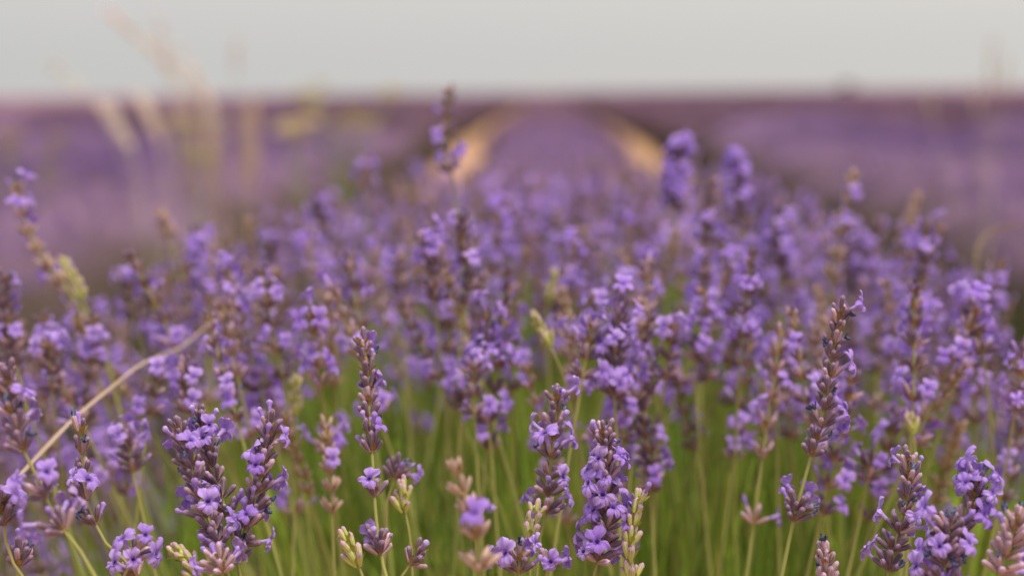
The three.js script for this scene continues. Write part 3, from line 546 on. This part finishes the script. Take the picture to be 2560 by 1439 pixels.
grassTuft('pinkish dry grass standing right of the tall feathery grass', [570, 0, 3.4], [
  [515, 230, 3.4, 0.2, 525, 420], [545, 300, 3.4, 0.2, 550, 480], [628, 260, 3.4, 0.22, 625, 450], [600, 300, 3.5, 0.18, 605, 460], [440, 300, 3.3, 0.2, 460, 450], [490, 330, 3.3, 0.16, 500, 470], [635, 255, 3.35, 0.2, 632, 440], [620, 270, 3.45, 0.2, 618, 450], [640, 290, 3.4, 0.16, 636, 440], [510, 250, 3.35, 0.2, 522, 430], [522, 240, 3.45, 0.2, 528, 430], [470, 240, 3.4, 0.16, 490, 400], [455, 260, 3.4, 0.16, 480, 420], [530, 270, 3.4, 0.2, 535, 460]], [0.74, 0.56, 0.44]);
grassTuft('thin pale dry grass near the right edge reaching above the horizon', [2470, 0, 4.0], [
  [2482, 108, 4.0, 0.14, 2475, 240], [2520, 150, 4.2, 0.1, 2500, 260], [2440, 215, 4.0, 0.08, 2445, 270], [2325, 225, 4.2, 0.08, 2330, 280]], [0.78, 0.64, 0.50]);
function weed(label, x, y, d, n, tone, spread) {               // a weed whose pale flower heads show over the row
  const t = thing('wild_weed', label, 'weed', 'yellowish weeds among the left rows'), r = rngOf(Math.round(x * 3 + y)), top = at(x, y, d), base = top.clone(); base.y = 0; t.position.copy(base);
  for (let k = 0; k < n; k++) {
    const tip = top.clone().sub(base).add(V((r() - 0.5) * spread, (r() - 0.6) * spread * 0.6, (r() - 0.5) * spread)), g = new Geo();
    part('stem', tubeGeo([V(0, 0, 0), tip.clone().multiply(V(0.4, 0.6, 0.4)), tip], () => 0.002, 4, 12, () => C.stemGreen).build(), M.stem, t);
    for (let j = 0; j < 60; j++) {
      const a = r() * 6.28, b = Math.sqrt(r()) * 0.045, p = tip.clone().add(V(Math.cos(a) * b, (r() - 0.5) * 0.02, Math.sin(a) * b)), w = 0.004 + 0.003 * r(), q = new THREE.Quaternion().setFromEuler(new THREE.Euler(r() * 2, r() * 6, r() * 2)), c = tone.map((v) => v * (0.8 + 0.4 * r()));
      g.grid(2, 4, (u, v) => [V(Math.cos(v * 6.28) * w * Math.sin(Math.PI * (0.05 + 0.9 * u)), (u - 0.5) * w, Math.sin(v * 6.28) * w * Math.sin(Math.PI * (0.05 + 0.9 * u))).applyQuaternion(q).add(p), c], true);
    }
    part('flower_head', g.build(), M.leaf, t);
  }
}
weed('weed with one bright pale yellow head left of the left soil path', 745, 318, 4.2, 5, [0.80, 0.66, 0.40], 0.08);
weed('yellow-green weed farther back beside the left soil path', 855, 262, 7, 14, [0.62, 0.52, 0.10], 0.5);
weed('yellow-green weeds at the left edge below the horizon', 20, 380, 4.5, 7, [0.42, 0.32, 0.15], 0.3);
weed('tan-yellow weed heads among the pinkish dry grass', 490, 350, 3.3, 4, [0.52, 0.42, 0.24], 0.16);
weed('small yellow-green weed low at the foot of the left row', 800, 560, 2.6, 4, [0.30, 0.30, 0.06], 0.1);
{
  const t = thing('distant_tree', 'small dark round tree on the horizon at the right', 'tree'), base = at(2118, 222, 420); base.y = 0; t.position.copy(base);
  part('trunk', tubeGeo([V(0, 0, 0), V(0.05, 0.6, 0), V(0, 1.3, 0.05)], (u) => 0.3 - 0.12 * u, 7, 6, () => [0.07, 0.05, 0.035]).build(), M.stem, t);
  const g = new Geo(), r = rngOf(77);
  for (let k = 0; k < 2600; k++) {
    const p = V(r() - 0.5, r() - 0.5, r() - 0.5); if (p.length() > 0.5 || N(p.x * 6, p.y * 6, p.z * 6 + 3) < -0.22) continue;
    p.multiply(V(4.6, 2.0, 4)).add(V(0, 1.1, 0));
    const q = new THREE.Quaternion().setFromEuler(new THREE.Euler(r() * 6, r() * 6, r() * 6)), k2 = 0.7 + 0.6 * r();
    g.grid(1, 1, (u, v) => [V((u - 0.5) * 0.5, 0, (v - 0.5) * 0.4).applyQuaternion(q).add(p), [0.06 * k2, 0.085 * k2, 0.04 * k2]]);
  }
  part('crown', g.build(), M.leaf, t);
}

renderer.render(scene, camera);
